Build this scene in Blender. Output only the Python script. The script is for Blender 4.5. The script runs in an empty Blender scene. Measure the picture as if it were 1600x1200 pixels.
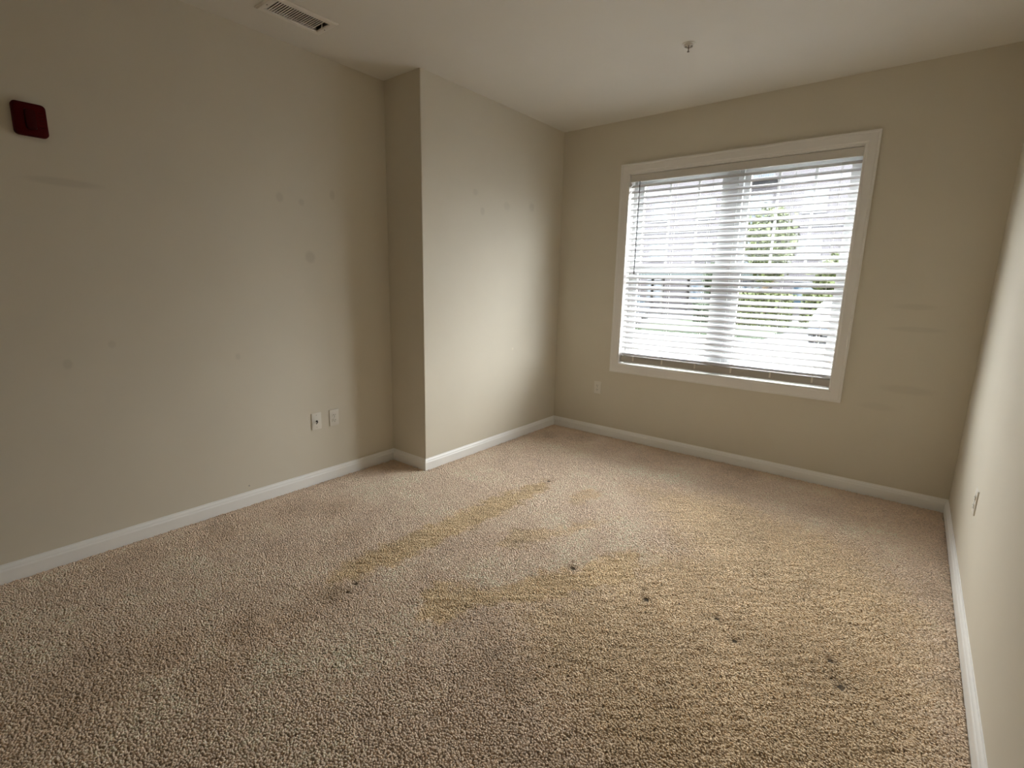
import bpy, bmesh, math, random
import numpy as np
from mathutils import Matrix, Vector

random.seed(7)
rng = np.random.default_rng(11)
scene = bpy.context.scene
C = scene.collection

# ------------------------------------------------------------------ camera
FOCAL_PX = 779.6
YAW, PITCH, ROLL = -0.671395, -0.199424, 0.020612
CAM = Vector((2.7105, -4.1031, 1.3886))
fw = Vector((math.sin(YAW) * math.cos(PITCH), math.cos(YAW) * math.cos(PITCH), math.sin(PITCH)))
rt = fw.cross(Vector((0, 0, 1))).normalized()
up = rt.cross(fw)
rt2 = math.cos(ROLL) * rt + math.sin(ROLL) * up
up2 = -math.sin(ROLL) * rt + math.cos(ROLL) * up
cam_data = bpy.data.cameras.new('camera')
cam_data.sensor_width = 36.0
cam_data.lens = FOCAL_PX / 1600 * 36.0
cam_data.clip_start = 0.02
cam_data.clip_end = 500
cam = bpy.data.objects.new('camera', cam_data)
C.objects.link(cam)
cam.matrix_world = Matrix(((rt2.x, up2.x, -fw.x, CAM.x), (rt2.y, up2.y, -fw.y, CAM.y),
                           (rt2.z, up2.z, -fw.z, CAM.z), (0, 0, 0, 1)))
scene.camera = cam

# ------------------------------------------------------------------ daylight: a bright overcast sky
SKY_STRENGTH = 39.5
world = bpy.data.worlds.new('overcast_sky')
scene.world = world
world.use_nodes = True
wn, wl = world.node_tree.nodes, world.node_tree.links
wn.clear()
w_out = wn.new('ShaderNodeOutputWorld')
w_bg = wn.new('ShaderNodeBackground')
w_bg.inputs['Strength'].default_value = SKY_STRENGTH
w_geo = wn.new('ShaderNodeTexCoord')
w_sep = wn.new('ShaderNodeSeparateXYZ')
w_ramp = wn.new('ShaderNodeValToRGB')          # standard overcast sky: zenith brighter than horizon
w_ramp.color_ramp.elements[0].position = 0.0
w_ramp.color_ramp.elements[0].color = (0.45, 0.45, 0.46, 1)
w_ramp.color_ramp.elements[1].position = 1.0
w_ramp.color_ramp.elements[1].color = (0.975, 0.98, 0.975, 1)
wl.new(w_geo.outputs['Generated'], w_sep.inputs[0])
wl.new(w_sep.outputs['Z'], w_ramp.inputs[0])
wl.new(w_ramp.outputs[0], w_bg.inputs['Color'])
wl.new(w_bg.outputs[0], w_out.inputs[0])
world.cycles.sampling_method = 'AUTOMATIC'

# portal: guides sampling of the sky through the window opening, gives off no light itself
pd = bpy.data.lights.new('window_portal', 'AREA')
pd.shape = 'RECTANGLE'
pd.size, pd.size_y = 1.70, 1.68
pd.cycles.is_portal = True
po = bpy.data.objects.new('window_portal', pd)
C.objects.link(po)
po.location = (1.50, 0.24, 1.50)
po.rotation_euler = (math.radians(-90), 0, 0)
USE_PORTAL = True
if not USE_PORTAL:
    bpy.data.objects.remove(po)

scene.view_settings.view_transform = 'Standard'
scene.view_settings.look = 'None'
scene.view_settings.gamma = 1.0
scene.view_settings.use_curve_mapping = False
scene.view_settings.exposure = 0.0
scene.cycles.max_bounces = 10
scene.cycles.diffuse_bounces = 8
scene.cycles.glossy_bounces = 3
scene.cycles.adaptive_threshold = 0.02
scene.cycles.transparent_max_bounces = 12
scene.cycles.sample_clamp_indirect = 0.0

# ------------------------------------------------------------------ dimensions (metres)
H = 2.74          # ceiling height
W = 3.049         # right wall
D = 0.376         # how far the left wall steps back
B = 1.715         # depth of the bump-out beside the window wall
YF = -5.90        # wall behind the camera
T = 0.14          # wall thickness
WX0, WX1, WZ0, WZ1 = 0.682, 2.318, 0.690, 2.302      # window opening


# ------------------------------------------------------------------ helpers
class MB:
    """collects shapes into one bmesh, built as ONE mesh object"""
    def __init__(self):
        self.bm = bmesh.new()

    def box(self, x0, x1, y0, y1, z0, z1):
        vs = [self.bm.verts.new(p) for p in ((x0, y0, z0), (x1, y0, z0), (x1, y1, z0), (x0, y1, z0),
                                             (x0, y0, z1), (x1, y0, z1), (x1, y1, z1), (x0, y1, z1))]
        for f in ((0, 3, 2, 1), (4, 5, 6, 7), (0, 1, 5, 4), (1, 2, 6, 5), (2, 3, 7, 6), (3, 0, 4, 7)):
            self.bm.faces.new([vs[i] for i in f])
        return self

    def loft(self, rings, cap=True, closed=True):
        rr = [[self.bm.verts.new(p) for p in r] for r in rings]
        n = len(rr[0])
        for a, b in zip(rr, rr[1:]):
            for i in range(n if closed else n - 1):
                j = (i + 1) % n
                self.bm.faces.new((a[i], a[j], b[j], b[i]))
        if cap and closed:
            self.bm.faces.new(list(reversed(rr[0])))
            self.bm.faces.new(rr[-1])
        return self

    def tube(self, pts, r, n=8):
        pts = [Vector(p) for p in pts]
        rings = []
        for i, p in enumerate(pts):
            d = (pts[min(i + 1, len(pts) - 1)] - pts[max(i - 1, 0)]).normalized()
            ref = Vector((0, 0, 1)) if abs(d.z) < 0.9 else Vector((1, 0, 0))
            u = d.cross(ref).normalized()
            v = d.cross(u)
            rad = r[i] if isinstance(r, (list, tuple)) else r
            rings.append([p + rad * (math.cos(2 * math.pi * k / n) * u + math.sin(2 * math.pi * k / n) * v) for k in range(n)])
        return self.loft(rings)

    def lathe(self, prof, n=32, axis='z', at=(0, 0, 0)):
        rings = []
        for r, h in prof:
            ring = []
            for k in range(n):
                a = 2 * math.pi * k / n
                c, s = r * math.cos(a), r * math.sin(a)
                q = {'z': (c, s, h), 'x': (h, c, s), 'y': (s, h, c)}[axis]
                ring.append((q[0] + at[0], q[1] + at[1], q[2] + at[2]))
            rings.append(ring)
        return self.loft(rings)

    def bevel(self, w, seg=2):
        bmesh.ops.bevel(self.bm, geom=self.bm.edges[:] , offset=w, segments=seg, affect='EDGES', profile=0.6)
        return self

    def build(self, name, mat, parent=None, smooth=False):
        bmesh.ops.recalc_face_normals(self.bm, faces=self.bm.faces[:])
        me = bpy.data.meshes.new(name)
        self.bm.to_mesh(me)
        self.bm.free()
        me.materials.append(mat)
        if smooth:
            for p in me.polygons:
                p.use_smooth = True
            try:
                me.set_sharp_from_angle(angle=math.radians(35))
            except Exception:
                pass
        return link(name, me, parent)


def link(name, me, parent=None):
    o = bpy.data.objects.new(name, me)
    C.objects.link(o)
    if parent is not None:
        o.parent = parent
    return o


def empty(name, loc=(0, 0, 0), rz=0.0):
    o = bpy.data.objects.new(name, None)
    o.empty_display_size = 0.05
    C.objects.link(o)
    o.location = loc
    o.rotation_euler = (0, 0, rz)
    return o


def tag(o, label=None, cat=None, group=None, kind=None):
    if label: o['label'] = label
    if cat: o['category'] = cat
    if group: o['group'] = group
    if kind: o['kind'] = kind
    return o


def structure(o, label=None):
    o['kind'] = 'structure'
    if label: o['label'] = label
    return o


def copy_tree(o, parent=None):
    c = o.copy()
    C.objects.link(c)
    if parent is not None:
        c.parent = parent
    for ch in list(o.children):
        copy_tree(ch, c)
    return c


# ------------------------------------------------------------------ materials
def new_mat(name):
    m = bpy.data.materials.new(name)
    m.use_nodes = True
    n, l = m.node_tree.nodes, m.node_tree.links
    n.clear()
    out = n.new('ShaderNodeOutputMaterial')
    bs = n.new('ShaderNodeBsdfPrincipled')
    l.new(bs.outputs[0], out.inputs[0])
    return m, n, l, bs


def paint(name, col, rough=0.6, bump=0.0, scale=300.0, mottle=0.03, spots=(), spec=0.3, metallic=0.0):
    """painted surface: slight mottling, orange-peel bump, and smudges or dent shading (centre, radii, strength)"""
    m, n, l, bs = new_mat(name)
    bs.inputs['Roughness'].default_value = rough
    bs.inputs['Specular IOR Level'].default_value = spec
    bs.inputs['Metallic'].default_value = metallic
    geo = n.new('ShaderNodeNewGeometry')
    noi = n.new('ShaderNodeTexNoise')
    noi.inputs['Scale'].default_value = 3.0
    noi.inputs['Detail'].default_value = 4.0
    l.new(geo.outputs['Position'], noi.inputs['Vector'])
    mp = n.new('ShaderNodeMapRange')
    mp.inputs['To Min'].default_value = 1.0 - mottle
    mp.inputs['To Max'].default_value = 1.0 + mottle
    l.new(noi.outputs['Fac'], mp.inputs['Value'])
    fac = mp.outputs['Result']
    for (c, r, s) in spots:
        sub = n.new('ShaderNodeVectorMath'); sub.operation = 'SUBTRACT'
        sub.inputs[1].default_value = c
        l.new(geo.outputs['Position'], sub.inputs[0])
        sc = n.new('ShaderNodeVectorMath'); sc.operation = 'DIVIDE'
        sc.inputs[1].default_value = r
        l.new(sub.outputs[0], sc.inputs[0])
        ln = n.new('ShaderNodeVectorMath'); ln.operation = 'LENGTH'
        l.new(sc.outputs[0], ln.inputs[0])
        rg = n.new('ShaderNodeMapRange'); rg.interpolation_type = 'SMOOTHSTEP'
        rg.inputs['From Min'].default_value = 0.45
        rg.inputs['From Max'].default_value = 1.1
        rg.inputs['To Min'].default_value = 1.0 - s
        rg.inputs['To Max'].default_value = 1.0
        l.new(ln.outputs['Value'], rg.inputs['Value'])
        mu = n.new('ShaderNodeMath'); mu.operation = 'MULTIPLY'
        l.new(fac, mu.inputs[0]); l.new(rg.outputs['Result'], mu.inputs[1])
        fac = mu.outputs[0]
    cm = n.new('ShaderNodeVectorMath'); cm.operation = 'SCALE'
    cm.inputs[0].default_value = col
    l.new(fac, cm.inputs['Scale'])
    l.new(cm.outputs[0], bs.inputs['Base Color'])
    if bump > 0:
        n2 = n.new('ShaderNodeTexNoise')
        n2.inputs['Scale'].default_value = scale
        n2.inputs['Detail'].default_value = 3.0
        l.new(geo.outputs['Position'], n2.inputs['Vector'])
        bp = n.new('ShaderNodeBump')
        bp.inputs['Strength'].default_value = bump
        bp.inputs['Distance'].default_value = 0.001
        l.new(n2.outputs['Fac'], bp.inputs['Height'])
        l.new(bp.outputs[0], bs.inputs['Normal'])
    return m


WALL = (0.675, 0.63, 0.53)
SPOTS_LEFT = [((-D, -2.509, 1.869), (1, .028, .035), .10), ((-D, -2.371, 1.857), (1, .022, .026), .09),
              ((-D, -2.154, 1.93), (1, .022, .035), .10), ((-D, -2.333, 1.526), (1, .042, .045), .12),
              ((-D, -3.508, 1.794), (1, .16, .022), .10), ((-D, -3.593, 0.971), (1, .022, .030), .10),
              ((-D, -3.416, 1.051), (1, .020, .024), .08), ((-D, -2.828, 0.931), (1, .018, .024), .08),
              ((-D, -2.83, 0.118), (1, .006, .006), .5)]
SPOTS_BUMP = [((0, -1.182, 2.056), (1, .034, .028), .08), ((0, -1.101, 1.928), (1, .030, .035), .09),
              ((0, -0.807, 2.002), (1, .05, .04), .07), ((0, -0.467, 2.034), (1, .045, .045), .09),
              ((0, -0.693, 0.824), (1, .014, .014), -.12)]
SPOTS_WIN = [((2.708, 0, 1.291), (.13, 1, .022), .07), ((2.728, 0, 1.15), (.17, 1, .022), .07),
             ((2.74, 0, 0.756), (.17, 1, .035), .07), ((2.60, 0, 0.62), (.12, 1, .03), .05)]
M = {}
M['wall_left'] = paint('wall_paint_left', WALL, .75, .10, spots=SPOTS_LEFT)
M['wall_bump'] = paint('wall_paint_bump', WALL, .75, .10, spots=SPOTS_BUMP)
M['wall_win'] = paint('wall_paint_window', WALL, .75, .10, spots=SPOTS_WIN)
M['wall'] = paint('wall_paint', WALL, .75, .10)
M['ceiling'] = paint('ceiling_paint', (0.745, 0.72, 0.66), .85, .12, 220)
M['trim'] = paint('trim_paint', (0.90, 0.90, 0.885), .35, .03, 60, .015, spec=.5)
M['casing'] = paint('casing_paint', (0.82, 0.80, 0.77), .38, .03, 60, .015, spec=.5)
M['vinyl'] = paint('window_vinyl', (0.56, 0.57, 0.565), .4, 0, mottle=.01)
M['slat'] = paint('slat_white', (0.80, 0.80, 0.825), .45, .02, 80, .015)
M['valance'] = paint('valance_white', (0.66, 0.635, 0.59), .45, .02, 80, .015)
M['rail'] = paint('rail_shade_grey', (0.45, 0.425, 0.39), .5, .02, 80, .02)  # white bottom rail greyed: its shaded front is put into the colour
M['cord'] = paint('cord_white', (0.62, 0.61, 0.58), .8, 0)
M['wand'] = paint('wand_grey', (0.06, 0.065, 0.07), .3, 0)
M['plate'] = paint('plate_white', (0.76, 0.73, 0.66), .35, 0, mottle=.01, spec=.5)
M['dark'] = paint('slot_dark', (0.035, 0.03, 0.025), .6, 0)
M['metal'] = paint('screw_metal', (0.55, 0.52, 0.46), .35, 0, metallic=1.0)
M['register'] = paint('register_enamel', (0.80, 0.77, 0.71), .4, 0, mottle=.01)
M['duct'] = paint('duct_dark', (0.03, 0.028, 0.024), .8, 0)
M['alarm'] = paint('alarm_red', (0.062, 0.0016, 0.0022), .5, 0, mottle=.02, spec=.06)
M['alarm_lens'] = paint('alarm_lens', (0.038, 0.0012, 0.0016), .3, 0, mottle=.02, spec=.1)
M['sprinkler_white'] = paint('sprinkler_white', (0.74, 0.71, 0.65), .3, 0, spec=.5)
M['brass'] = paint('sprinkler_metal', (0.16, 0.13, 0.10), .45, 0, metallic=.8)
M['bulb'] = paint('sprinkler_bulb', (0.12, 0.03, 0.02), .1, 0, spec=.6)
# dents left by furniture feet: (x, y, radius)
DENTS = [(.825, -1.277, .016), (.844, -2.899, .013), (.871, -2.961, .014), (1.171, -2.109, .010), (1.20, -2.085, .008), (1.551, -2.124, .017),
         (1.52, -2.075, .008), (1.94, -2.126, .020), (1.902, -2.063, .010), (2.23, -2.053, .013), (2.255, -2.07, .009), (2.331, -2.148, .015),
         (2.644, -2.021, .015), (2.692, -2.147, .018), (2.66, -2.12, .008)]
M['backing'] = paint('carpet_backing', (0.46, 0.37, 0.28), 1.0, .3, 400, .2, spec=0,
                    spots=[((a, b, -.010), (c * 1.2, c * 1.2, 1), .72) for a, b, c in DENTS])  # dent floors darkened, their shade put into the backing colour

m, n, l, bs = new_mat('pane_glass')
n.remove(bs)
tr = n.new('ShaderNodeBsdfTransparent'); tr.inputs[0].default_value = (0.95, 0.97, 0.97, 1)
gl = n.new('ShaderNodeBsdfGlossy'); gl.inputs['Roughness'].default_value = 0.02
mx = n.new('ShaderNodeMixShader'); mx.inputs[0].default_value = 0.05
l.new(tr.outputs[0], mx.inputs[1]); l.new(gl.outputs[0], mx.inputs[2])
l.new(mx.outputs[0], [q for q in n if q.type == 'OUTPUT_MATERIAL'][0].inputs[0])
M['glass'] = m

m, n, l, bs = new_mat('carpet_yarn')
bs.inputs['Roughness'].default_value = 1.0
bs.inputs['Specular IOR Level'].default_value = 0.05
at = n.new('ShaderNodeAttribute'); at.attribute_name = 'yarn_colour'
l.new(at.outputs['Color'], bs.inputs['Base Color'])
M['yarn'] = m


# ------------------------------------------------------------------ room shell
def slab_with_hole(mb, outer, hole, lo, hi, axis):
    """slab between lo..hi along axis; outer/hole = (a0,a1,b0,b1) in the other two axes"""
    a0, a1, b0, b1 = outer
    h0, h1, k0, k1 = hole
    for (p0, p1, q0, q1) in ((a0, h0, b0, b1), (h1, a1, b0, b1), (h0, h1, b0, k0), (h0, h1, k1, b1)):
        if axis == 'y':
            mb.box(p0, p1, lo, hi, q0, q1)
        else:
            mb.box(p0, p1, q0, q1, lo, hi)
    bmesh.ops.remove_doubles(mb.bm, verts=mb.bm.verts[:], dist=1e-5)
    return mb


floor = structure(MB().box(-D - T, W + T, YF - T, T, -0.16, -0.010).build('floor', M['backing']),
                  'beige cut pile carpet floor of the empty room')
VY0, VY1, VX0, VX1 = -2.666, -2.380, -0.094, 0.034       # ceiling vent opening
mb = MB()
slab_with_hole(mb, (-D - T, W + T, YF - T, T), (VX0, VX1, VY0, VY1), H, H + .16, 'z')
structure(mb.build('ceiling', M['ceiling']), 'flat matte off-white ceiling')
mb = MB()
slab_with_hole(mb, (-D - T, W + T, -.16, H), (WX0 - .012, WX1 + .012, WZ0 - .012, WZ1 + .012), 0, T + .06, 'y')
structure(mb.build('wall_back', M['wall_win']), 'shaded beige wall around the window')
structure(MB().box(W, W + T, YF, 0, -.16, H).build('wall_right', M['wall']), 'bright beige wall along the right edge')
structure(MB().box(-D - T, -D, YF, -B, -.16, H).build('wall_left', M['wall_left']), 'long beige wall on the left')
# the bump-out: its long face carries the smudges, its short return faces the camera
bump = MB().box(-D - T, 0, -B, 0, -.16, H)
es = [e for e in bump.bm.edges if all(abs(v.co.x) < 1e-5 and abs(v.co.y + B) < 1e-5 for v in e.verts)]
bmesh.ops.bevel(bump.bm, geom=es, offset=.003, segments=3, affect='EDGES')
structure(bump.build('wall_left_bumpout', M['wall_bump']), 'beige bump-out of the left wall next to the window wall')
structure(MB().box(-D - T, W + T, YF - T, YF, -.16, H).build('wall_front', M['wall']), 'plain wall opposite the window')

# baseboards: swept profile with mitred ends
PROF = [(0, -.008), (.015, -.008), (.015, .052), (.0135, .057), (.0115, .060), (.0105, .066), (.008, .072),
        (.0045, .077), (.0035, .083), (0, .083)]


def baseboard(name, p0, p1, inward, m0, m1):
    p0, p1, inw = Vector(p0), Vector(p1), Vector(inward)
    d = (p1 - p0).normalized()
    mb = MB()
    mb.loft([[p0 + inw * o + d * (m0 * o) + Vector((0, 0, z)) for o, z in PROF],
             [p1 + inw * o + d * (m1 * o) + Vector((0, 0, z)) for o, z in PROF]])
    return structure(mb.build(name, M['trim']), None)


baseboard('baseboard_back', (0, 0, 0), (W, 0, 0), (0, -1, 0), 1, -1)
baseboard('baseboard_right', (W, 0, 0), (W, YF, 0), (-1, 0, 0), 1, -1)
baseboard('baseboard_bumpout', (0, 0, 0), (0, -B, 0), (1, 0, 0), 1, 1)
baseboard('baseboard_bumpout_return', (0, -B, 0), (-D, -B, 0), (0, -1, 0), -1, -1)
baseboard('baseboard_left', (-D, -B, 0), (-D, YF, 0), (1, 0, 0), 1, -1)
baseboard('baseboard_front', (-D, YF, 0), (W, YF, 0), (0, 1, 0), 1, -1)

# ------------------------------------------------------------------ window casing (trim) : four mitred boards
OX0, OX1, OZ0, OZ1 = 0.6016, 2.392, 0.616, 2.387
CPROF = [(0.0, 0.0), (0.0, .021), (.012, .021), (.016, .018), (.060, .016), (.066, .013), (.074, .013), (.080, .010), (.080, 0.0)]
trim = empty('trim_1', (1.5, 0, OZ0))
structure(trim, 'white painted picture-frame casing around the window')
ix, iz = (OX1 + OX0) / 2, (OZ0 + OZ1) / 2


def casing(corner_a, corner_b, toward):
    """profile s runs from outer edge inwards; mitred at both ends"""
    a, b, t = Vector(corner_a), Vector(corner_b), Vector(toward)
    d = (b - a).normalized()
    mb = MB()
    mb.loft([[a + t * s + d * s + Vector((0, -h, 0)) for s, h in CPROF],
             [b + t * s - d * s + Vector((0, -h, 0)) for s, h in CPROF]])
    o = mb.build('casing_board', M['casing'], trim)
    o.matrix_parent_inverse = trim.matrix_basis.inverted()
    return o


casing((OX0, 0, OZ1), (OX1, 0, OZ1), (0, 0, -1))
casing((OX0, 0, OZ0), (OX1, 0, OZ0), (0, 0, 1))
casing((OX0, 0, OZ0), (OX0, 0, OZ1), (1, 0, 0))
casing((OX1, 0, OZ0), (OX1, 0, OZ1), (-1, 0, 0))

# ------------------------------------------------------------------ window: jamb liner, two hung units, mullion, sashes, panes
win = empty('window_1', (0, 0, 0))
structure(win, 'white vinyl twin window with grilles behind the blind')
j = .012
mb = MB()
slab_with_hole(mb, (WX0 - j, WX1 + j, WZ0 - j, WZ1 + j), (WX0, WX1, WZ0, WZ1), 0.0, .20, 'y')
mb.build('jamb', M['casing'], win)
FY0, FY1 = .095, .165
MULL0, MULL1 = 1.475, 1.535
MB().box(MULL0, MULL1, FY0 - .01, FY1, WZ0, WZ1).build('mullion', M['vinyl'], win)
ZM = 1.525        # meeting rail centre


def sash_frame(x0, x1, z0, z1, y0, y1, wd, bot, top):
    mb = MB()
    slab_with_hole(mb, (x0, x1, z0, z1), (x0 + wd, x1 - wd, z0 + bot, z1 - top), y0, y1, 'y')
    return mb


for (x0, x1, muntins) in ((WX0, MULL0, (.985, 1.222)), (MULL1, WX1, (1.803, 2.038))):
    sash_frame(x0, x1, WZ0, WZ1, FY0, FY1, .032, .035, .035).build('window_frame', M['vinyl'], win)
    a0, a1 = x0 + .032, x1 - .032
    us = sash_frame(a0, a1, ZM - .025, WZ1 - .035, .132, .160, .042, .045, .042).build('upper_sash', M['vinyl'], win)
    MB().box(a0 + .04, a1 - .04, .145, .149, ZM + .018, WZ1 - .075).build('pane', M['glass'], us)
    for mx_ in muntins:
        MB().box(mx_ - .009, mx_ + .009, .138, .1445, ZM + .02, WZ1 - .077).build('muntin', M['vinyl'], us)
    ls = sash_frame(a0, a1, WZ0 + .035, ZM + .025, .102, .130, .042, .055, .050).build('lower_sash', M['vinyl'], win)
    MB().box(a0 + .04, a1 - .04, .115, .119, WZ0 + .088, ZM - .023).build('pane', M['glass'], ls)

# ------------------------------------------------------------------ venetian blind
blind = empty('venetian_blind', (1.5, .035, WZ1))
tag(blind, 'white two-inch slat venetian blind hanging open in the window', 'blind')
BX0, BX1 = WX0 + .008, WX1 - .006
BL = BX1 - BX0
BY = .038          # centre line of the slats


def bpart(mb, name, mat, smooth=False, parent=blind):
    o = mb.build(name, mat, parent, smooth)
    if parent is blind:
        o.matrix_parent_inverse = blind.matrix_basis.inverted()
    return o


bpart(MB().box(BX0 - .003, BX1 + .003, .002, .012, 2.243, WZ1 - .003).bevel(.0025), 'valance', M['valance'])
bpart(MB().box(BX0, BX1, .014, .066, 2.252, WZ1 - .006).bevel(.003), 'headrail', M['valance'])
# one slat: crowned strip, 50 mm deep
ND, TH, DEP, CROWN = 8, .0028, .050, .0035
ring_of = lambda x: ([(x, -DEP / 2 + DEP * k / ND, CROWN * (1 - (2 * k / ND - 1) ** 2) + TH / 2) for k in range(ND + 1)] +
                     [(x, DEP / 2 - DEP * k / ND, CROWN * (1 - (2 * k / ND - 1) ** 2) - TH / 2) for k in range(ND + 1)])
slat0 = MB().loft([ring_of(-BL / 2), ring_of(BL / 2)]).build('slat', M['slat'], blind, smooth=True)
SLAT_TILT = math.radians(32)       # room edge lower
zs = []
z = 2.214
while z > .812:
    zs.append(z); z -= .0470
zs += [.795, .786, .779]           # surplus slats resting on the bottom rail
for i, z in enumerate(zs):
    o = slat0 if i == 0 else slat0.copy()
    if i: C.objects.link(o); o.parent = blind
    o.matrix_parent_inverse = blind.matrix_basis.inverted()
    tl = SLAT_TILT if i < len(zs) - 3 else math.radians(3)
    o.location = ((BX0 + BX1) / 2 + random.uniform(-.0015, .0015), BY, z + random.uniform(-.001, .001))
    o.rotation_euler = (tl + random.uniform(-.02, .02), random.uniform(-.0006, .0006), 0)
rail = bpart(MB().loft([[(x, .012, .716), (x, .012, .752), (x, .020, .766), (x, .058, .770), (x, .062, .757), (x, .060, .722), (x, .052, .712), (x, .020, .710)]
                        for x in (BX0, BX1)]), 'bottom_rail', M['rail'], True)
LADX = (.810, 1.075, 1.357, 1.640, 1.923, 2.200)
for x in LADX:
    mb = MB()
    for y in (BY - .0262, BY + .0262):
        mb.tube([(x, y, 2.255), (x, y, .768)], .0008, 5)
    bpart(mb, 'ladder_cord', M['cord'])
    bpart(MB().tube([(x + .006, BY, 2.255), (x + .006, BY, .765)], .0009, 5), 'lift_cord', M['cord'])
    mb = MB().box(x - .006, x + .006, .0075, .0125, .728, .768).bevel(.002)
    bpart(mb, 'cord_button', M['plate'])
wd = bpart(MB().tube([(.772, -.004, 2.243), (.772, -.004, 1.500), (.772, -.004, 1.486)], [.0042, .0042, .0058], 8), 'tilt_wand', M['wand'], True)
mb = MB().tube([(.772, .004, 2.247), (.772, -.002, 2.254), (.772, -.006, 2.250), (.772, -.004, 2.240)], .0016, 6)
h = mb.build('wand_hook', M['metal'], wd)


# ------------------------------------------------------------------ wall plates (built facing -Y at the origin, turned to their wall)
def wall_plate(name, kind, loc, rz, label, cat, group=None):
    t = empty(name, loc, rz)
    tag(t, label, cat, group)
    p = MB().box(-.0355, .0355, -.0055, .001, -.058, .058)
    p.bevel(.0022, 2)
    p.build('cover_plate', M['plate'], t, True)
    if kind == 'duplex':
        for s in (-1, 1):
            cz = s * .0195
            ring = [(.0165 * math.copysign(min(1, abs(1.25 * math.cos(a))), math.cos(a)), .0145 * math.sin(a)) for a in [2 * math.pi * k / 24 for k in range(24)]]
            r = MB().loft([[(x, -.0045, cz + q) for x, q in ring], [(x, -.0085, cz + q) for x, q in ring]]).build('receptacle', M['plate'], t)
            for sx, hh in ((-.0062, .0042), (.0062, .0034)):
                MB().box(sx - .0013, sx + .0013, -.0089, -.007, cz + .002 - hh, cz + .002 + hh).build('slot', M['dark'], r)
            MB().lathe([(.0026, -.0089), (.0026, -.007)], 12, 'y', (0, 0, cz - .0088)).build('ground_hole', M['dark'], r)
        MB().lathe([(.0, -.0066), (.003, -.0064), (.0034, -.005)], 12, 'y').build('screw', M['metal'], t)
    else:
        MB().lathe([(.0068, -.002), (.0068, -.010), (.0060, -.0115), (.0, -.0115)], 6, 'y').build('coax_jack', M['dark'], t)
        MB().tube([(0, -.008, 0), (0, -.020, -.002), (-.010, -.026, -.008), (-.016, -.026, -.013)], .0028, 8).build('cable_stub', M['dark'], t)
        for s in (-1, 1):
            MB().lathe([(.0, -.0066), (.003, -.0064), (.0034, -.005)], 12, 'y', (0, 0, s * .042)).build('screw', M['metal'], t)
    return t


R90 = math.radians(90)
wall_plate('coax_plate', 'coax', (-D, -2.359, .438), R90, 'off-white cable plate with a dark jack on the left wall', 'wall plate')
wall_plate('power_outlet', 'duplex', (-D, -2.225, .438), R90, 'off-white duplex power outlet beside the cable plate on left wall', 'outlet')
wall_plate('power_outlet', 'duplex', (.4805, 0, .444), 0, 'small off-white duplex outlet below the window at its left', 'outlet')
wall_plate('power_outlet', 'duplex', (W, -1.118, .457), -R90, 'white duplex outlet on the bright right wall seen edge on', 'outlet')

# ------------------------------------------------------------------ fire alarm strobe on the left wall
al = empty('alarm_strobe', (-D, -3.593, 2.033), R90)
tag(al, 'dark red rounded wall alarm strobe high on the left wall', 'alarm')


def rrect(w, h, r, y, n=6):
    pts = []
    for cx, cz, a0 in ((w - r, h - r, 0), (-w + r, h - r, 90), (-w + r, -h + r, 180), (w - r, -h + r, 270)):
        for k in range(n + 1):
            a = math.radians(a0 + 90 * k / n)
            pts.append((cx + r * math.cos(a), y, cz + r * math.sin(a)))
    return pts


MB().loft([rrect(.055, .066, .016, .001), rrect(.055, .066, .016, -.020), rrect(.0525, .0635, .015, -.026), rrect(.048, .059, .013, -.029)]).build('housing', M['alarm'], al, True)
MB().loft([rrect(.018, .040, .008, -.028), rrect(.017, .039, .008, -.034), rrect(.012, .034, .007, -.037)]).build('strobe_lens', M['alarm_lens'], al, True)
for k in range(5):
    MB().box(.025, .043, -.0300, -.028, -.03 + k * .014, -.026 + k * .014).build('sounder_slot', M['alarm_lens'], al)

# ------------------------------------------------------------------ ceiling register
vt = empty('ceiling_vent', ((VX0 + VX1) / 2, (VY0 + VY1) / 2, H))
tag(vt, 'off-white metal air register with thin slats in the ceiling', 'vent')
hx, hy = (VX1 - VX0) / 2, (VY1 - VY0) / 2
mb = MB()
outer = [(hx + .036, hy + .036, 0.0), (hx + .036, hy + .036, -.003), (hx + .026, hy + .026, -.0085), (hx + .004, hy + .004, -.0085), (hx, hy, -.004), (hx, hy, .012)]
mb.loft([[(-a, -b, c), (a, -b, c), (a, b, c), (-a, b, c)] for a, b, c in outer], cap=False)
mb.build('register_frame', M['register'], vt)
mb = MB()
mb.loft([[(-hx, -hy, c), (hx, -hy, c), (hx, hy, c), (-hx, hy, c)] for c in (.012, .155)], cap=False)
mb.bm.faces.new([mb.bm.verts.new(q) for q in ((-hx, -hy, .155), (hx, -hy, .155), (hx, hy, .155), (-hx, hy, .155))])
mb.build('duct', M['duct'], vt)
NS = 20
sl = None
for k in range(NS):
    y = -hy + .008 + (2 * hy - .034) * k / (NS - 1)
    if sl is None:
        c_, s_ = math.cos(math.radians(14)), math.sin(math.radians(14))
        w2, t2 = .0044, .0005
        sl = MB().loft([[(x, -w2 * c_ - t2 * s_, -w2 * s_ + t2 * c_), (x, w2 * c_ - t2 * s_, w2 * s_ + t2 * c_),
                         (x, w2 * c_ + t2 * s_, w2 * s_ - t2 * c_), (x, -w2 * c_ + t2 * s_, -w2 * s_ - t2 * c_)] for x in (-hx, hx)]).build('slat', M['register'], vt)
        o = sl
    else:
        o = sl.copy(); C.objects.link(o); o.parent = vt
    o.location = (0, y, -.0005)
MB().tube([(.006, hy - .010, .012), (.006, hy - .010, -.010)], .0026, 8).build('damper_lever', M['sprinkler_white'], vt)
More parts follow.
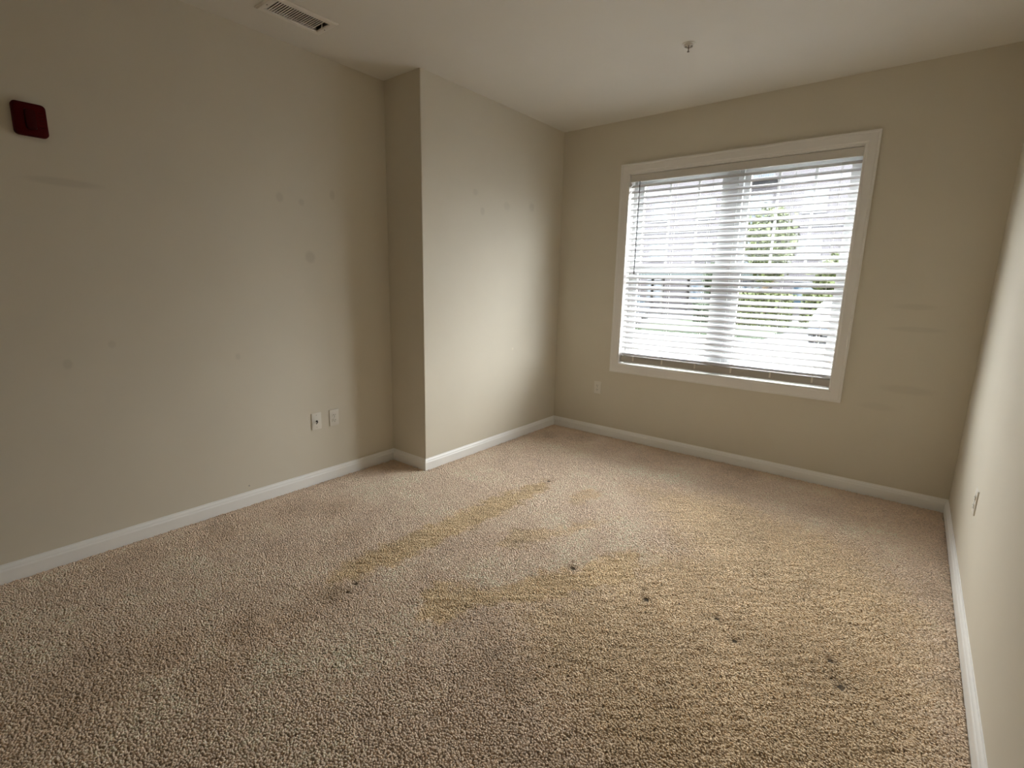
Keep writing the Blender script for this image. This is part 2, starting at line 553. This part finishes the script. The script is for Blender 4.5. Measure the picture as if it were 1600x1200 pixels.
for s in (-1, 1):
    MB().lathe([(0, -.0096), (.003, -.0092), (.0036, -.0082)], 10, 'z', (-.008, s * (hy + .015), 0)).build('screw', M['dark'], vt)

# ------------------------------------------------------------------ sprinkler head
sp = empty('sprinkler_head', (1.497, -1.025, H), math.radians(-68))
tag(sp, 'small pendant fire sprinkler with round white escutcheon on the ceiling', 'sprinkler')
MB().lathe([(.0375, 0.0), (.0375, -.003), (.034, -.0045), (.0275, -.005), (.0262, -.013), (.0245, -.0140), (.0225, -.013), (.0215, .002), (.0, .002)], 40).build('escutcheon', M['sprinkler_white'], sp, True)
MB().lathe([(.0, .004), (.0115, .004), (.0115, -.010), (.009, -.014), (0, -.014)], 20).build('body', M['sprinkler_white'], sp, True)
for s in (-1, 1):
    MB().tube([(s * .009, 0, -.010), (s * .0125, 0, -.020), (s * .010, 0, -.030), (s * .002, 0, -.037)], .0022, 8).build('frame_arm', M['brass'], sp, True)
MB().tube([(0, 0, -.013), (0, 0, -.034)], .0026, 10).build('glass_bulb', M['bulb'], sp, True)
MB().lathe([(0, -.0375), (.006, -.0375), (.0072, -.039), (.0072, -.0405), (0, -.0405)], 24).build('deflector', M['brass'], sp, True)


# ------------------------------------------------------------------ carpet pile
def poly_sd(px, py, poly):
    """signed distance (negative inside) of points to a polygon"""
    poly = np.asarray(poly, float)
    d = np.full(px.shape, 1e9)
    inside = np.zeros(px.shape, bool)
    for i in range(len(poly)):
        ax, ay = poly[i - 1]; bx, by = poly[i]
        ex, ey = bx - ax, by - ay
        t = np.clip(((px - ax) * ex + (py - ay) * ey) / (ex * ex + ey * ey + 1e-12), 0, 1)
        d = np.minimum(d, np.hypot(px - ax - t * ex, py - ay - t * ey))
        cond = (ay > py) != (by > py)
        xi = ax + (py - ay) * ex / (ey if abs(ey) > 1e-12 else 1e-12)
        inside ^= cond & (px < xi)
    return np.where(inside, -d, d)


def vnoise(x, y, cell, seed):
    """smooth value noise in 0..1"""
    r = np.random.default_rng(seed).random((256, 256))
    u, v = x / cell + 50, y / cell + 50
    i, jj = np.floor(u).astype(int), np.floor(v).astype(int)
    fx, fy = u - i, v - jj
    fx, fy = fx * fx * (3 - 2 * fx), fy * fy * (3 - 2 * fy)
    g = lambda a, b: r[a % 256, b % 256]
    return (g(i, jj) * (1 - fx) + g(i + 1, jj) * fx) * (1 - fy) + (g(i, jj + 1) * (1 - fx) + g(i + 1, jj + 1) * fx) * fy


def sstep(a, b, v):
    t = np.clip((v - a) / (b - a), 0, 1)
    return t * t * (3 - 2 * t)


def carpet():
    pts = []

    def patch(x0, x1, y0, y1, s):
        xs = np.arange(x0, x1, s); ys = np.arange(y0, y1, s * .9)
        gx, gy = np.meshgrid(xs, ys)
        gx = gx + (np.arange(len(ys)) % 2 * s / 2)[:, None]
        gx = gx + rng.uniform(-.42, .42, gx.shape) * s
        gy = gy + rng.uniform(-.42, .42, gy.shape) * s
        gx, gy = gx.ravel(), gy.ravel()
        k = (gx > x0) & (gx < x1) & (gy > y0) & (gy < y1)
        pts.append(np.stack([gx[k], gy[k], np.full(k.sum(), s)], 1))

    e = .019
    patch(0 + e, W - e, -B, 0 - e, .0085)                      # beside the bump-out
    patch(-D + e, W - e, -4.40, -B - e, .0074)                 # in front of the camera
    patch(0 + e, W - e, -B - e, -B, .0073)
    patch(-D + e, W - e, YF + e, -4.40, .0160)                 # behind the camera
    P = np.concatenate(pts)
    x, y, s = P.T
    keep = np.ones(len(x), bool)
    squash = np.ones(len(x))
    push = np.zeros((len(x), 2))
    pit = np.zeros(len(x))
    for dx, dy, r in DENTS:
        d = np.hypot((x - dx), (y - dy))
        keep &= d > r * .78
        w = np.exp(-(d / (r * 1.5)) ** 2)
        pit = np.maximum(pit, w)
        squash *= 1 - .55 * w
        push += -(np.stack([x - dx, y - dy], 1) / (d[:, None] + 1e-5)) * (w * .004)[:, None]
    x, y, s, squash, push, pit = x[keep], y[keep], s[keep], squash[keep], push[keep], pit[keep]
    N = len(x)
    wob = (vnoise(x, y, .045, 3) - .5) * .06 + (vnoise(x, y, .018, 4) - .5) * .03
    # soiled, flattened paths worn into the pile
    A = [(.77, -3.02), (.64, -2.84), (.67, -2.5), (.68, -2.04), (.71, -1.69), (.80, -1.28), (.87, -1.34), (.90, -1.71), (.91, -1.93), (.88, -2.24), (.86, -2.59), (.82, -2.80)]
    Bp = [(1.27, -2.91), (1.12, -2.72), (1.15, -2.65), (1.28, -2.57), (1.41, -2.45), (1.45, -2.27), (1.54, -2.14), (1.61, -1.96), (1.72, -1.71), (1.86, -2.01), (1.73, -2.18), (1.64, -2.38), (1.49, -2.54), (1.41, -2.66), (1.36, -2.79)]
    Cp = [(1.12, -2.17), (1.07, -2.0), (1.25, -1.89), (1.29, -1.74), (1.48, -1.48), (1.37, -1.75), (1.30, -1.96), (1.22, -2.14)]
    Dp = [(1.07, -1.41), (1.11, -1.22), (1.2, -1.19), (1.23, -1.32), (1.18, -1.46)]
    Fp = [(1.84, -2.74), (2.02, -2.36), (2.46, -2.38), (2.63, -2.49), (2.56, -2.66), (2.34, -2.84), (2.04, -2.89)]
    Rp = [(1.75, -1.9), (1.95, -1.55), (1.35, -.95), (1.9, -.72), (2.6, -.9), (2.95, -1.5), (2.98, -2.9), (2.3, -3.0), (1.75, -2.75), (1.55, -2.6)]
    worn = np.zeros(N)
    for poly, amt, soft in ((A, 1.0, .035), (Bp, .95, .035), (Cp, .75, .035), (Dp, .7, .035), (Fp, .40, .12), (Rp, .72, .18)):
        worn = np.maximum(worn, amt * (1 - sstep(-soft, soft, poly_sd(x, y, poly) + wob * (1 + soft * 6))))
    # brown foot-traffic spots
    soil_shade = np.zeros(N)
    for sx, sy, sr, a in ((.82, -3.02, .10, .8), (.86, -3.22, .12, .45), (.80, -3.36, .13, .55), (.93, -3.55, .10, .45), (.66, -3.62, .13, .6), (.55, -3.75, .14, .45),
                          (.05, -2.52, .14, .55), (-.12, -2.7, .14, .4), (.42, -2.66, .10, .4), (-.15, -3.1, .16, .45), (-.22, -3.5, .16, .45), (.75, -3.9, .2, .4),
                          (1.62, -2.86, .10, .35), (1.75, -2.9, .12, .4), (.15, -.35, .16, .5), (.45, -.22, .14, .5), (.8, -.25, .15, .45), (1.25, -.25, .2, .45), (1.8, -.2, .2, .4),
                          (-.25, -1.85, .16, .6), (2.75, -.3, .3, .35), (2.97, -1.2, .12, .3), (2.2, -3.0, .2, .3), (2.0, -3.2, .25, .35)):
        d = np.hypot(x - sx, y - sy) / sr
        soil_shade = np.maximum(soil_shade, a * np.exp(-d * d) * (.55 + .9 * vnoise(x, y, .05, 9)))
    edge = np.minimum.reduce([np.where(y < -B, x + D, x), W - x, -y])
    soil_shade = np.maximum(soil_shade, .45 * np.exp(-(edge / .06) ** 2))  # pile browner along the walls
    soil_shade = np.maximum(soil_shade, 1.25 * pit)  # pile around dents darkened too, recess shade put into its colour
    # colour
    base = np.array([.98, .80, .645])
    tan = np.array([.82, .635, .41])
    brown = np.array([.54, .405, .27])
    col = base[None] * np.ones((N, 1))
    wr = np.clip(worn, 0, 1)[:, None]
    col = col * (1 - wr) + tan * wr
    so = np.clip(soil_shade, 0, 1)[:, None] * .75
    col = col * (1 - so) + brown * so
    broad = .86 + .15 * vnoise(x, y, .30, 21) + .11 * vnoise(x, y, .10, 22)
    col *= (broad * rng.uniform(.84, 1.06, N))[:, None]
    col = np.clip(col, 0, .93)
    # shape: erect loops where fresh, combed over where worn
    hgt = (.0094 - .0022 * worn) * squash * rng.uniform(.80, 1.15, N)
    ang = rng.uniform(0, 2 * np.pi, N)
    lean = s * rng.uniform(.15, .75, N)
    comb = 2.3 + (vnoise(x, y, .25, 31) - .5) * 2.2
    lx = np.cos(ang) * lean + np.cos(comb) * .0038 * worn + push[:, 0]
    ly = np.sin(ang) * lean + np.sin(comb) * .0038 * worn + push[:, 1]
    rad = s * rng.uniform(.62, .84, N)
    ru, rv = x * .78 + y * .625, -x * .625 + y * .78          # ripples combed into the worn pile
    rip = vnoise(ru / 4, rv, .016, 51) - .5
    und = (vnoise(x, y, .03, 41) - .5) * .002 + rip * .0055 * (.20 + .80 * np.clip(worn, 0, 1))
    V = np.zeros((N, 7, 3))
    z0 = -.0110
    for k in range(3):
        a = ang + k * 2 * np.pi / 3
        V[:, k] = np.stack([x + np.cos(a) * rad * .75, y + np.sin(a) * rad * .75, np.full(N, z0)], 1)
        a = a + .5
        V[:, 3 + k] = np.stack([x + lx * .45 + np.cos(a) * rad, y + ly * .45 + np.sin(a) * rad, z0 + hgt * .80 + und], 1)
    V[:, 6] = np.stack([x + lx, y + ly, z0 + hgt + und], 1)
    ft = []
    for k in range(3):
        q = (k + 1) % 3
        ft += [(k, q, 3 + q), (k, 3 + q, 3 + k), (3 + k, 3 + q, 6)]
    ft = np.array(ft)
    F = (ft[None] + (np.arange(N) * 7)[:, None, None]).reshape(-1)
    me = bpy.data.meshes.new('carpet_pile')
    nf = N * 9
    me.vertices.add(N * 7); me.loops.add(nf * 3); me.polygons.add(nf)
    me.vertices.foreach_set('co', V.reshape(-1).astype(np.float32))
    me.loops.foreach_set('vertex_index', F.astype(np.int32))
    me.polygons.foreach_set('loop_start', np.arange(0, nf * 3, 3, dtype=np.int32))
    me.polygons.foreach_set('use_smooth', np.ones(nf, bool))
    ca = me.attributes.new('yarn_colour', 'FLOAT_COLOR', 'POINT')
    cv = np.ones((N, 7, 4), np.float32)
    cv[:, :, :3] = col[:, None, :]
    ca.data.foreach_set('color', cv.reshape(-1))
    me.update(calc_edges=True)
    me.materials.append(M['yarn'])
    o = link('carpet_pile', me, floor)
    tag(o, 'beige twisted carpet pile with worn tan paths and furniture dents', kind='stuff')
    print('tufts', N, 'tris', nf)


carpet()

# ------------------------------------------------------------------ outside: car park, lawn, apartment block, carport, cars, trees
GZ = -0.45
M['asphalt'] = paint('asphalt', (0.0336, 0.0336, 0.0364), .9, .2, 40, .08)
M['concrete'] = paint('concrete', (0.0525, 0.0518, 0.0518), .9, .1, 40, .05)
M['lawn'] = paint('lawn_green', (0.0154, 0.0252, 0.0112), .9, .4, 60, .25)
M['siding'] = paint('siding_pale', (0.0434, 0.0406, 0.0448), .7, 0, mottle=.04)
M['siding2'] = paint('siding_grey', (0.0364, 0.0385, 0.0434), .7, 0, mottle=.04)
M['ext_trim'] = paint('ext_trim_white', (0.0595, 0.0595, 0.0630), .6, 0)
M['ext_glass'] = paint('ext_glass_blue', (0.0140, 0.0266, 0.0392), .08, 0, spec=.6)
M['roof_green'] = paint('carport_roof', (0.0238, 0.0322, 0.0322), .5, 0)
M['post'] = paint('carport_post', (0.0350, 0.0343, 0.0336), .6, 0)
M['bark'] = paint('bark', (0.0700, 0.0525, 0.0350), .9, .5, 60, .2)
M['leaf_a'] = paint('leaf_yellow_green', (0.0315, 0.0406, 0.0098), .6, 0, mottle=.3)
M['leaf_b'] = paint('leaf_dark_green', (0.0154, 0.0266, 0.0119), .6, 0, mottle=.3)
M['tyre'] = paint('tyre', (0.02, 0.02, 0.02), .8, 0)
M['car_glass'] = paint('car_glass', (0.03, 0.04, 0.05), .06, 0, spec=.6)
M['red_lamp'] = paint('car_red_lamp', (0.45, 0.03, 0.03), .3, 0)

structure(MB().box(-60, 40, .2, 60, GZ - .2, GZ).build('pavement', M['asphalt']), 'pale asphalt car park outside')
structure(MB().box(-7.0, -1.5, 15.8, 27, GZ, GZ + .10).build('lawn', M['lawn']), 'lawn outside the middle of the window')
structure(MB().box(-60, 40, .2, 13.5, GZ, GZ + .05).build('sidewalk', M['concrete']), 'pale concrete walk outside the window')
structure(MB().box(-1.5, 12, 20.5, 27, GZ, GZ + .10).build('lawn_island', M['lawn']), 'green planted island in the car park')


def facade(name, loc, nb, floors, bay, fl, label, mat, balconies):
    b = empty(name, loc)
    tag(b, label, 'building')
    wdt = nb * bay
    MB().box(0, wdt, 0, 9, 0, floors * fl + .9).build('wall', mat, b)
    MB().box(-.3, wdt + .3, -.35, 9.3, floors * fl + .9, floors * fl + 1.25).build('cornice', M['ext_trim'], b)
    for k in range(1, floors):
        MB().box(-.02, wdt + .02, -.06, .02, k * fl - .12, k * fl + .08).build('belt_course', M['ext_trim'], b)
    fr = pn = dk = rl = None
    for f in range(floors):
        for c in range(nb):
            x, z = c * bay + bay / 2, f * fl
            if (c in balconies) and f > 0:
                if dk is None:
                    dk = MB().box(-1.35, 1.35, -1.5, 0, -.12, .08).build('balcony', M['ext_trim'], b)
                    mb = MB()
                    for k in range(19):
                        mb.box(-1.33 + k * .148 - .015, -1.33 + k * .148 + .015, -1.48, -1.45, .08, 1.02)
                    mb.box(-1.35, 1.35, -1.49, -1.44, 1.0, 1.06)
                    rl = mb.build('railing', M['post'], dk)
                    o = dk
                else:
                    o = copy_tree(dk, b)
                o.location = (x, 0, z)
            w = 1.7 if c in balconies else 1.25
            h0, h1 = (.1, 2.2) if (c in balconies and f > 0) else (.85, 2.3)
            f_ = MB()
            slab_with_hole(f_, (-w / 2 - .1, w / 2 + .1, h0 - .1, h1 + .1), (-w / 2, w / 2, h0, h1), -.08, .0, 'y')
            f_.box(-.03, .03, -.06, -.01, h0, h1)
            fo = f_.build('window_frame', M['ext_trim'], b)
            fo.location = (x, 0, z)
            MB().box(-w / 2, w / 2, -.03, -.005, h0, h1).build('pane', M['ext_glass'], fo)
    return b


facade('apartment_building', (-30.5, 36, GZ), 8, 4, 3.6, 3.05, 'pale lavender apartment block seen through the left blind half', M['siding'], (2, 6))
facade('apartment_building', (-.5, 39, GZ), 5, 4, 3.6, 3.05, 'grey apartment block seen through the right end of the blind', M['siding2'], (1, 3))


def carport(loc, n, bay, label):
    t = empty('carport', loc)
    tag(t, label, 'carport')
    L = n * bay
    MB().box(-.3, L + .3, 0, 5.4, 2.45, 2.60).build('roof', M['roof_green'], t)
    MB().box(-.3, L + .3, -.06, 0, 2.30, 2.66).build('fascia', M['roof_green'], t)
    for k in range(n + 1):
        for y in (.25, 5.1):
            MB().box(k * bay - .08, k * bay + .08, y - .08, y + .08, 0, 2.45).build('post', M['post'], t)
    return t


carport((-27.5, 28.5, GZ), 8, 2.8, 'long flat green-roofed carport across the car park')


def car(loc, rz, paint_mat, label):
    t = empty('car', loc, rz)
    tag(t, label, 'car', 'cars parked outside')
    # side outline (x along the car, z up), lofted across the width
    prof = [(-2.15, .35), (-2.2, .62), (-2.1, .85), (-1.55, .93), (-.95, 1.38), (.35, 1.44), (1.05, 1.02), (1.85, .92), (2.2, .72), (2.2, .36)]
    rings = []
    for yy, sc in ((-.86, .93), (-.82, 1.0), (.82, 1.0), (.86, .93)):
        rings.append([(px, yy * (.82 if pz > 1.2 else 1.0), .35 + (pz - .35) * sc) for px, pz in prof])
    MB().loft(rings).build('body', paint_mat, t, True)
    for s in (-1, 1):
        MB().loft([[(-1.35, s * .845, .96), (-.88, s * .70, 1.33), (.30, s * .70, 1.38), (.88, s * .845, 1.0)],
                   [(-1.35, s * .870, .96), (-.88, s * .74, 1.33), (.30, s * .74, 1.38), (.88, s * .870, 1.0)]]).build('side_window', M['car_glass'], t)
        for wx in (-1.35, 1.35):
            MB().lathe([(0, s * .70), (.31, s * .70), (.33, s * .74), (.33, s * .86), (.29, s * .89), (0, s * .88)], 20, 'y', (wx, 0, .33)).build('wheel', M['tyre'], t)
        MB().box(-2.23, -2.14, s * .62 - .16, s * .62 + .16, .66, .80).build('tail_lamp', M['red_lamp'], t)
        MB().box(2.12, 2.22, s * .60 - .18, s * .60 + .18, .62, .74).build('head_lamp', M['ext_trim'], t)
    MB().loft([[(.42, -.62, 1.425), (.42, .62, 1.425), (1.02, .74, 1.045), (1.02, -.74, 1.045)],
               [(.45, -.62, 1.445), (.45, .62, 1.445), (1.05, .74, 1.065), (1.05, -.74, 1.065)]]).build('windshield', M['car_glass'], t)
    MB().loft([[(-1.02, -.62, 1.365), (-1.02, .62, 1.365), (-1.50, .74, .965), (-1.50, -.74, .965)],
               [(-1.05, -.62, 1.385), (-1.05, .62, 1.385), (-1.53, .74, .985), (-1.53, -.74, .985)]]).build('rear_window', M['car_glass'], t)
    return t


def car_paint(name, c):
    return paint(name, c, .25, 0, mottle=.01, spec=.5)


car((-8.6, 18.8, GZ), math.radians(100), car_paint('car_silver', (0.054, 0.056, 0.063)), 'silver car outside behind the lower left of the blind')
car((-11.2, 19.4, GZ), math.radians(84), car_paint('car_white', (0.077, 0.077, 0.077)), 'white car outside at the far left of the window')
car((.75, 17.6, GZ), math.radians(-88), car_paint('car_grey_blue', (0.036, 0.043, 0.056)), 'blue-grey car outside behind the lower right of the blind')


def tree(loc, h, rx, ry, rz_, nleaf, mat, label, trunk_h, size=.16):
    t = empty('tree', loc)
    tag(t, label, 'tree', 'trees outside the window')
    mb = MB().tube([(0, 0, 0), (.03, .02, trunk_h * .5), (-.02, .03, trunk_h), (.05, 0, h * .8)], [.14, .11, .09, .03], 8)
    for k in range(6):
        a = k * 1.05
        z0 = trunk_h * .9 + k * .25
        mb.tube([(0, 0, z0), (math.cos(a) * rx * .35, math.sin(a) * ry * .35, z0 + .5), (math.cos(a) * rx * .7, math.sin(a) * ry * .7, z0 + .9)], [.05, .035, .012], 6)
    mb.build('trunk', M['bark'], t)
    r = np.random.default_rng(int(abs(loc[0]) * 100 + h * 10))
    d = r.normal(size=(nleaf, 3)); d /= np.linalg.norm(d, axis=1)[:, None]
    rr = r.random(nleaf) ** .4
    # lobes make the outline uneven
    lob = 1 + .22 * np.sin(3.1 * d[:, 0] * 2 + d[:, 2] * 4) * np.cos(2.7 * d[:, 1] * 2)
    cen = d * (rr * lob)[:, None] * np.array([rx, ry, rz_]) + np.array([0, 0, h - rz_])
    u = r.normal(size=(nleaf, 3)); u /= np.linalg.norm(u, axis=1)[:, None]
    v = np.cross(u, r.normal(size=(nleaf, 3))); v /= np.linalg.norm(v, axis=1)[:, None]
    sz = size * r.uniform(.6, 1.2, nleaf)[:, None]
    V = np.stack([cen - u * sz, cen + v * sz * .45, cen + u * sz, cen - v * sz * .45], 1).reshape(-1, 3)
    me = bpy.data.meshes.new('foliage')
    me.from_pydata(V.tolist(), [], np.arange(nleaf * 4).reshape(-1, 4).tolist())
    me.materials.append(mat)
    f = link('foliage', me, t)
    f['kind'] = 'stuff'
    return t


tree((-3.3, 23.5, GZ + .1), 5.7, 1.15, 1.1, 1.9, 2600, M['leaf_a'], 'yellow-green leafy tree outside the right half of the window', 1.8)
tree((.1, 24.0, GZ + .1), 3.5, 1.45, 1.4, 1.35, 3200, M['leaf_a'], 'smaller round tree outside near the right window edge', 1.0)
tree((-6.2, 25.6, GZ + .1), 3.4, .8, .8, 1.2, 1500, M['leaf_b'], 'slim darker tree outside just left of the mullion', 1.2)
tree((3.9, 24.5, GZ + .1), 5.4, 1.6, 1.6, 2.0, 3000, M['leaf_b'], 'dark green tree outside beyond the right window edge', 1.6)
for i, (hx_, hy_, ll) in enumerate(((-5.2, 22.2, 'low clipped hedge outside left of the mullion'), (-3.2, 21.0, 'low clipped hedge outside below the yellow-green tree'), (.4, 21.5, 'low clipped hedge outside at the right window edge'))):
    hd = empty('hedge', (hx_, hy_, GZ + .1))
    tag(hd, ll, 'hedge', 'hedges in the car park island')
    r = np.random.default_rng(77 + i)
    hw = .95 if i == 0 else 1.65
    nl = 2600 if i == 0 else 4200
    cen = r.uniform(-1, 1, (nl, 3)) * np.array([hw, .5, .5 if i == 0 else .8]) + np.array([0, 0, .5 if i == 0 else .8])
    cen[:, 2] += .08 * np.sin(cen[:, 0] * 3.0)
    u = r.normal(size=(nl, 3)); u /= np.linalg.norm(u, axis=1)[:, None]
    v = np.cross(u, r.normal(size=(nl, 3))); v /= np.linalg.norm(v, axis=1)[:, None]
    V = np.stack([cen - u * .09, cen + v * .05, cen + u * .09, cen - v * .05], 1).reshape(-1, 3)
    me = bpy.data.meshes.new('foliage')
    me.from_pydata(V.tolist(), [], np.arange(nl * 4).reshape(-1, 4).tolist())
    me.materials.append(M['leaf_b' if i == 0 else 'leaf_a'])
    f = link('foliage', me, hd)
    f['kind'] = 'stuff'
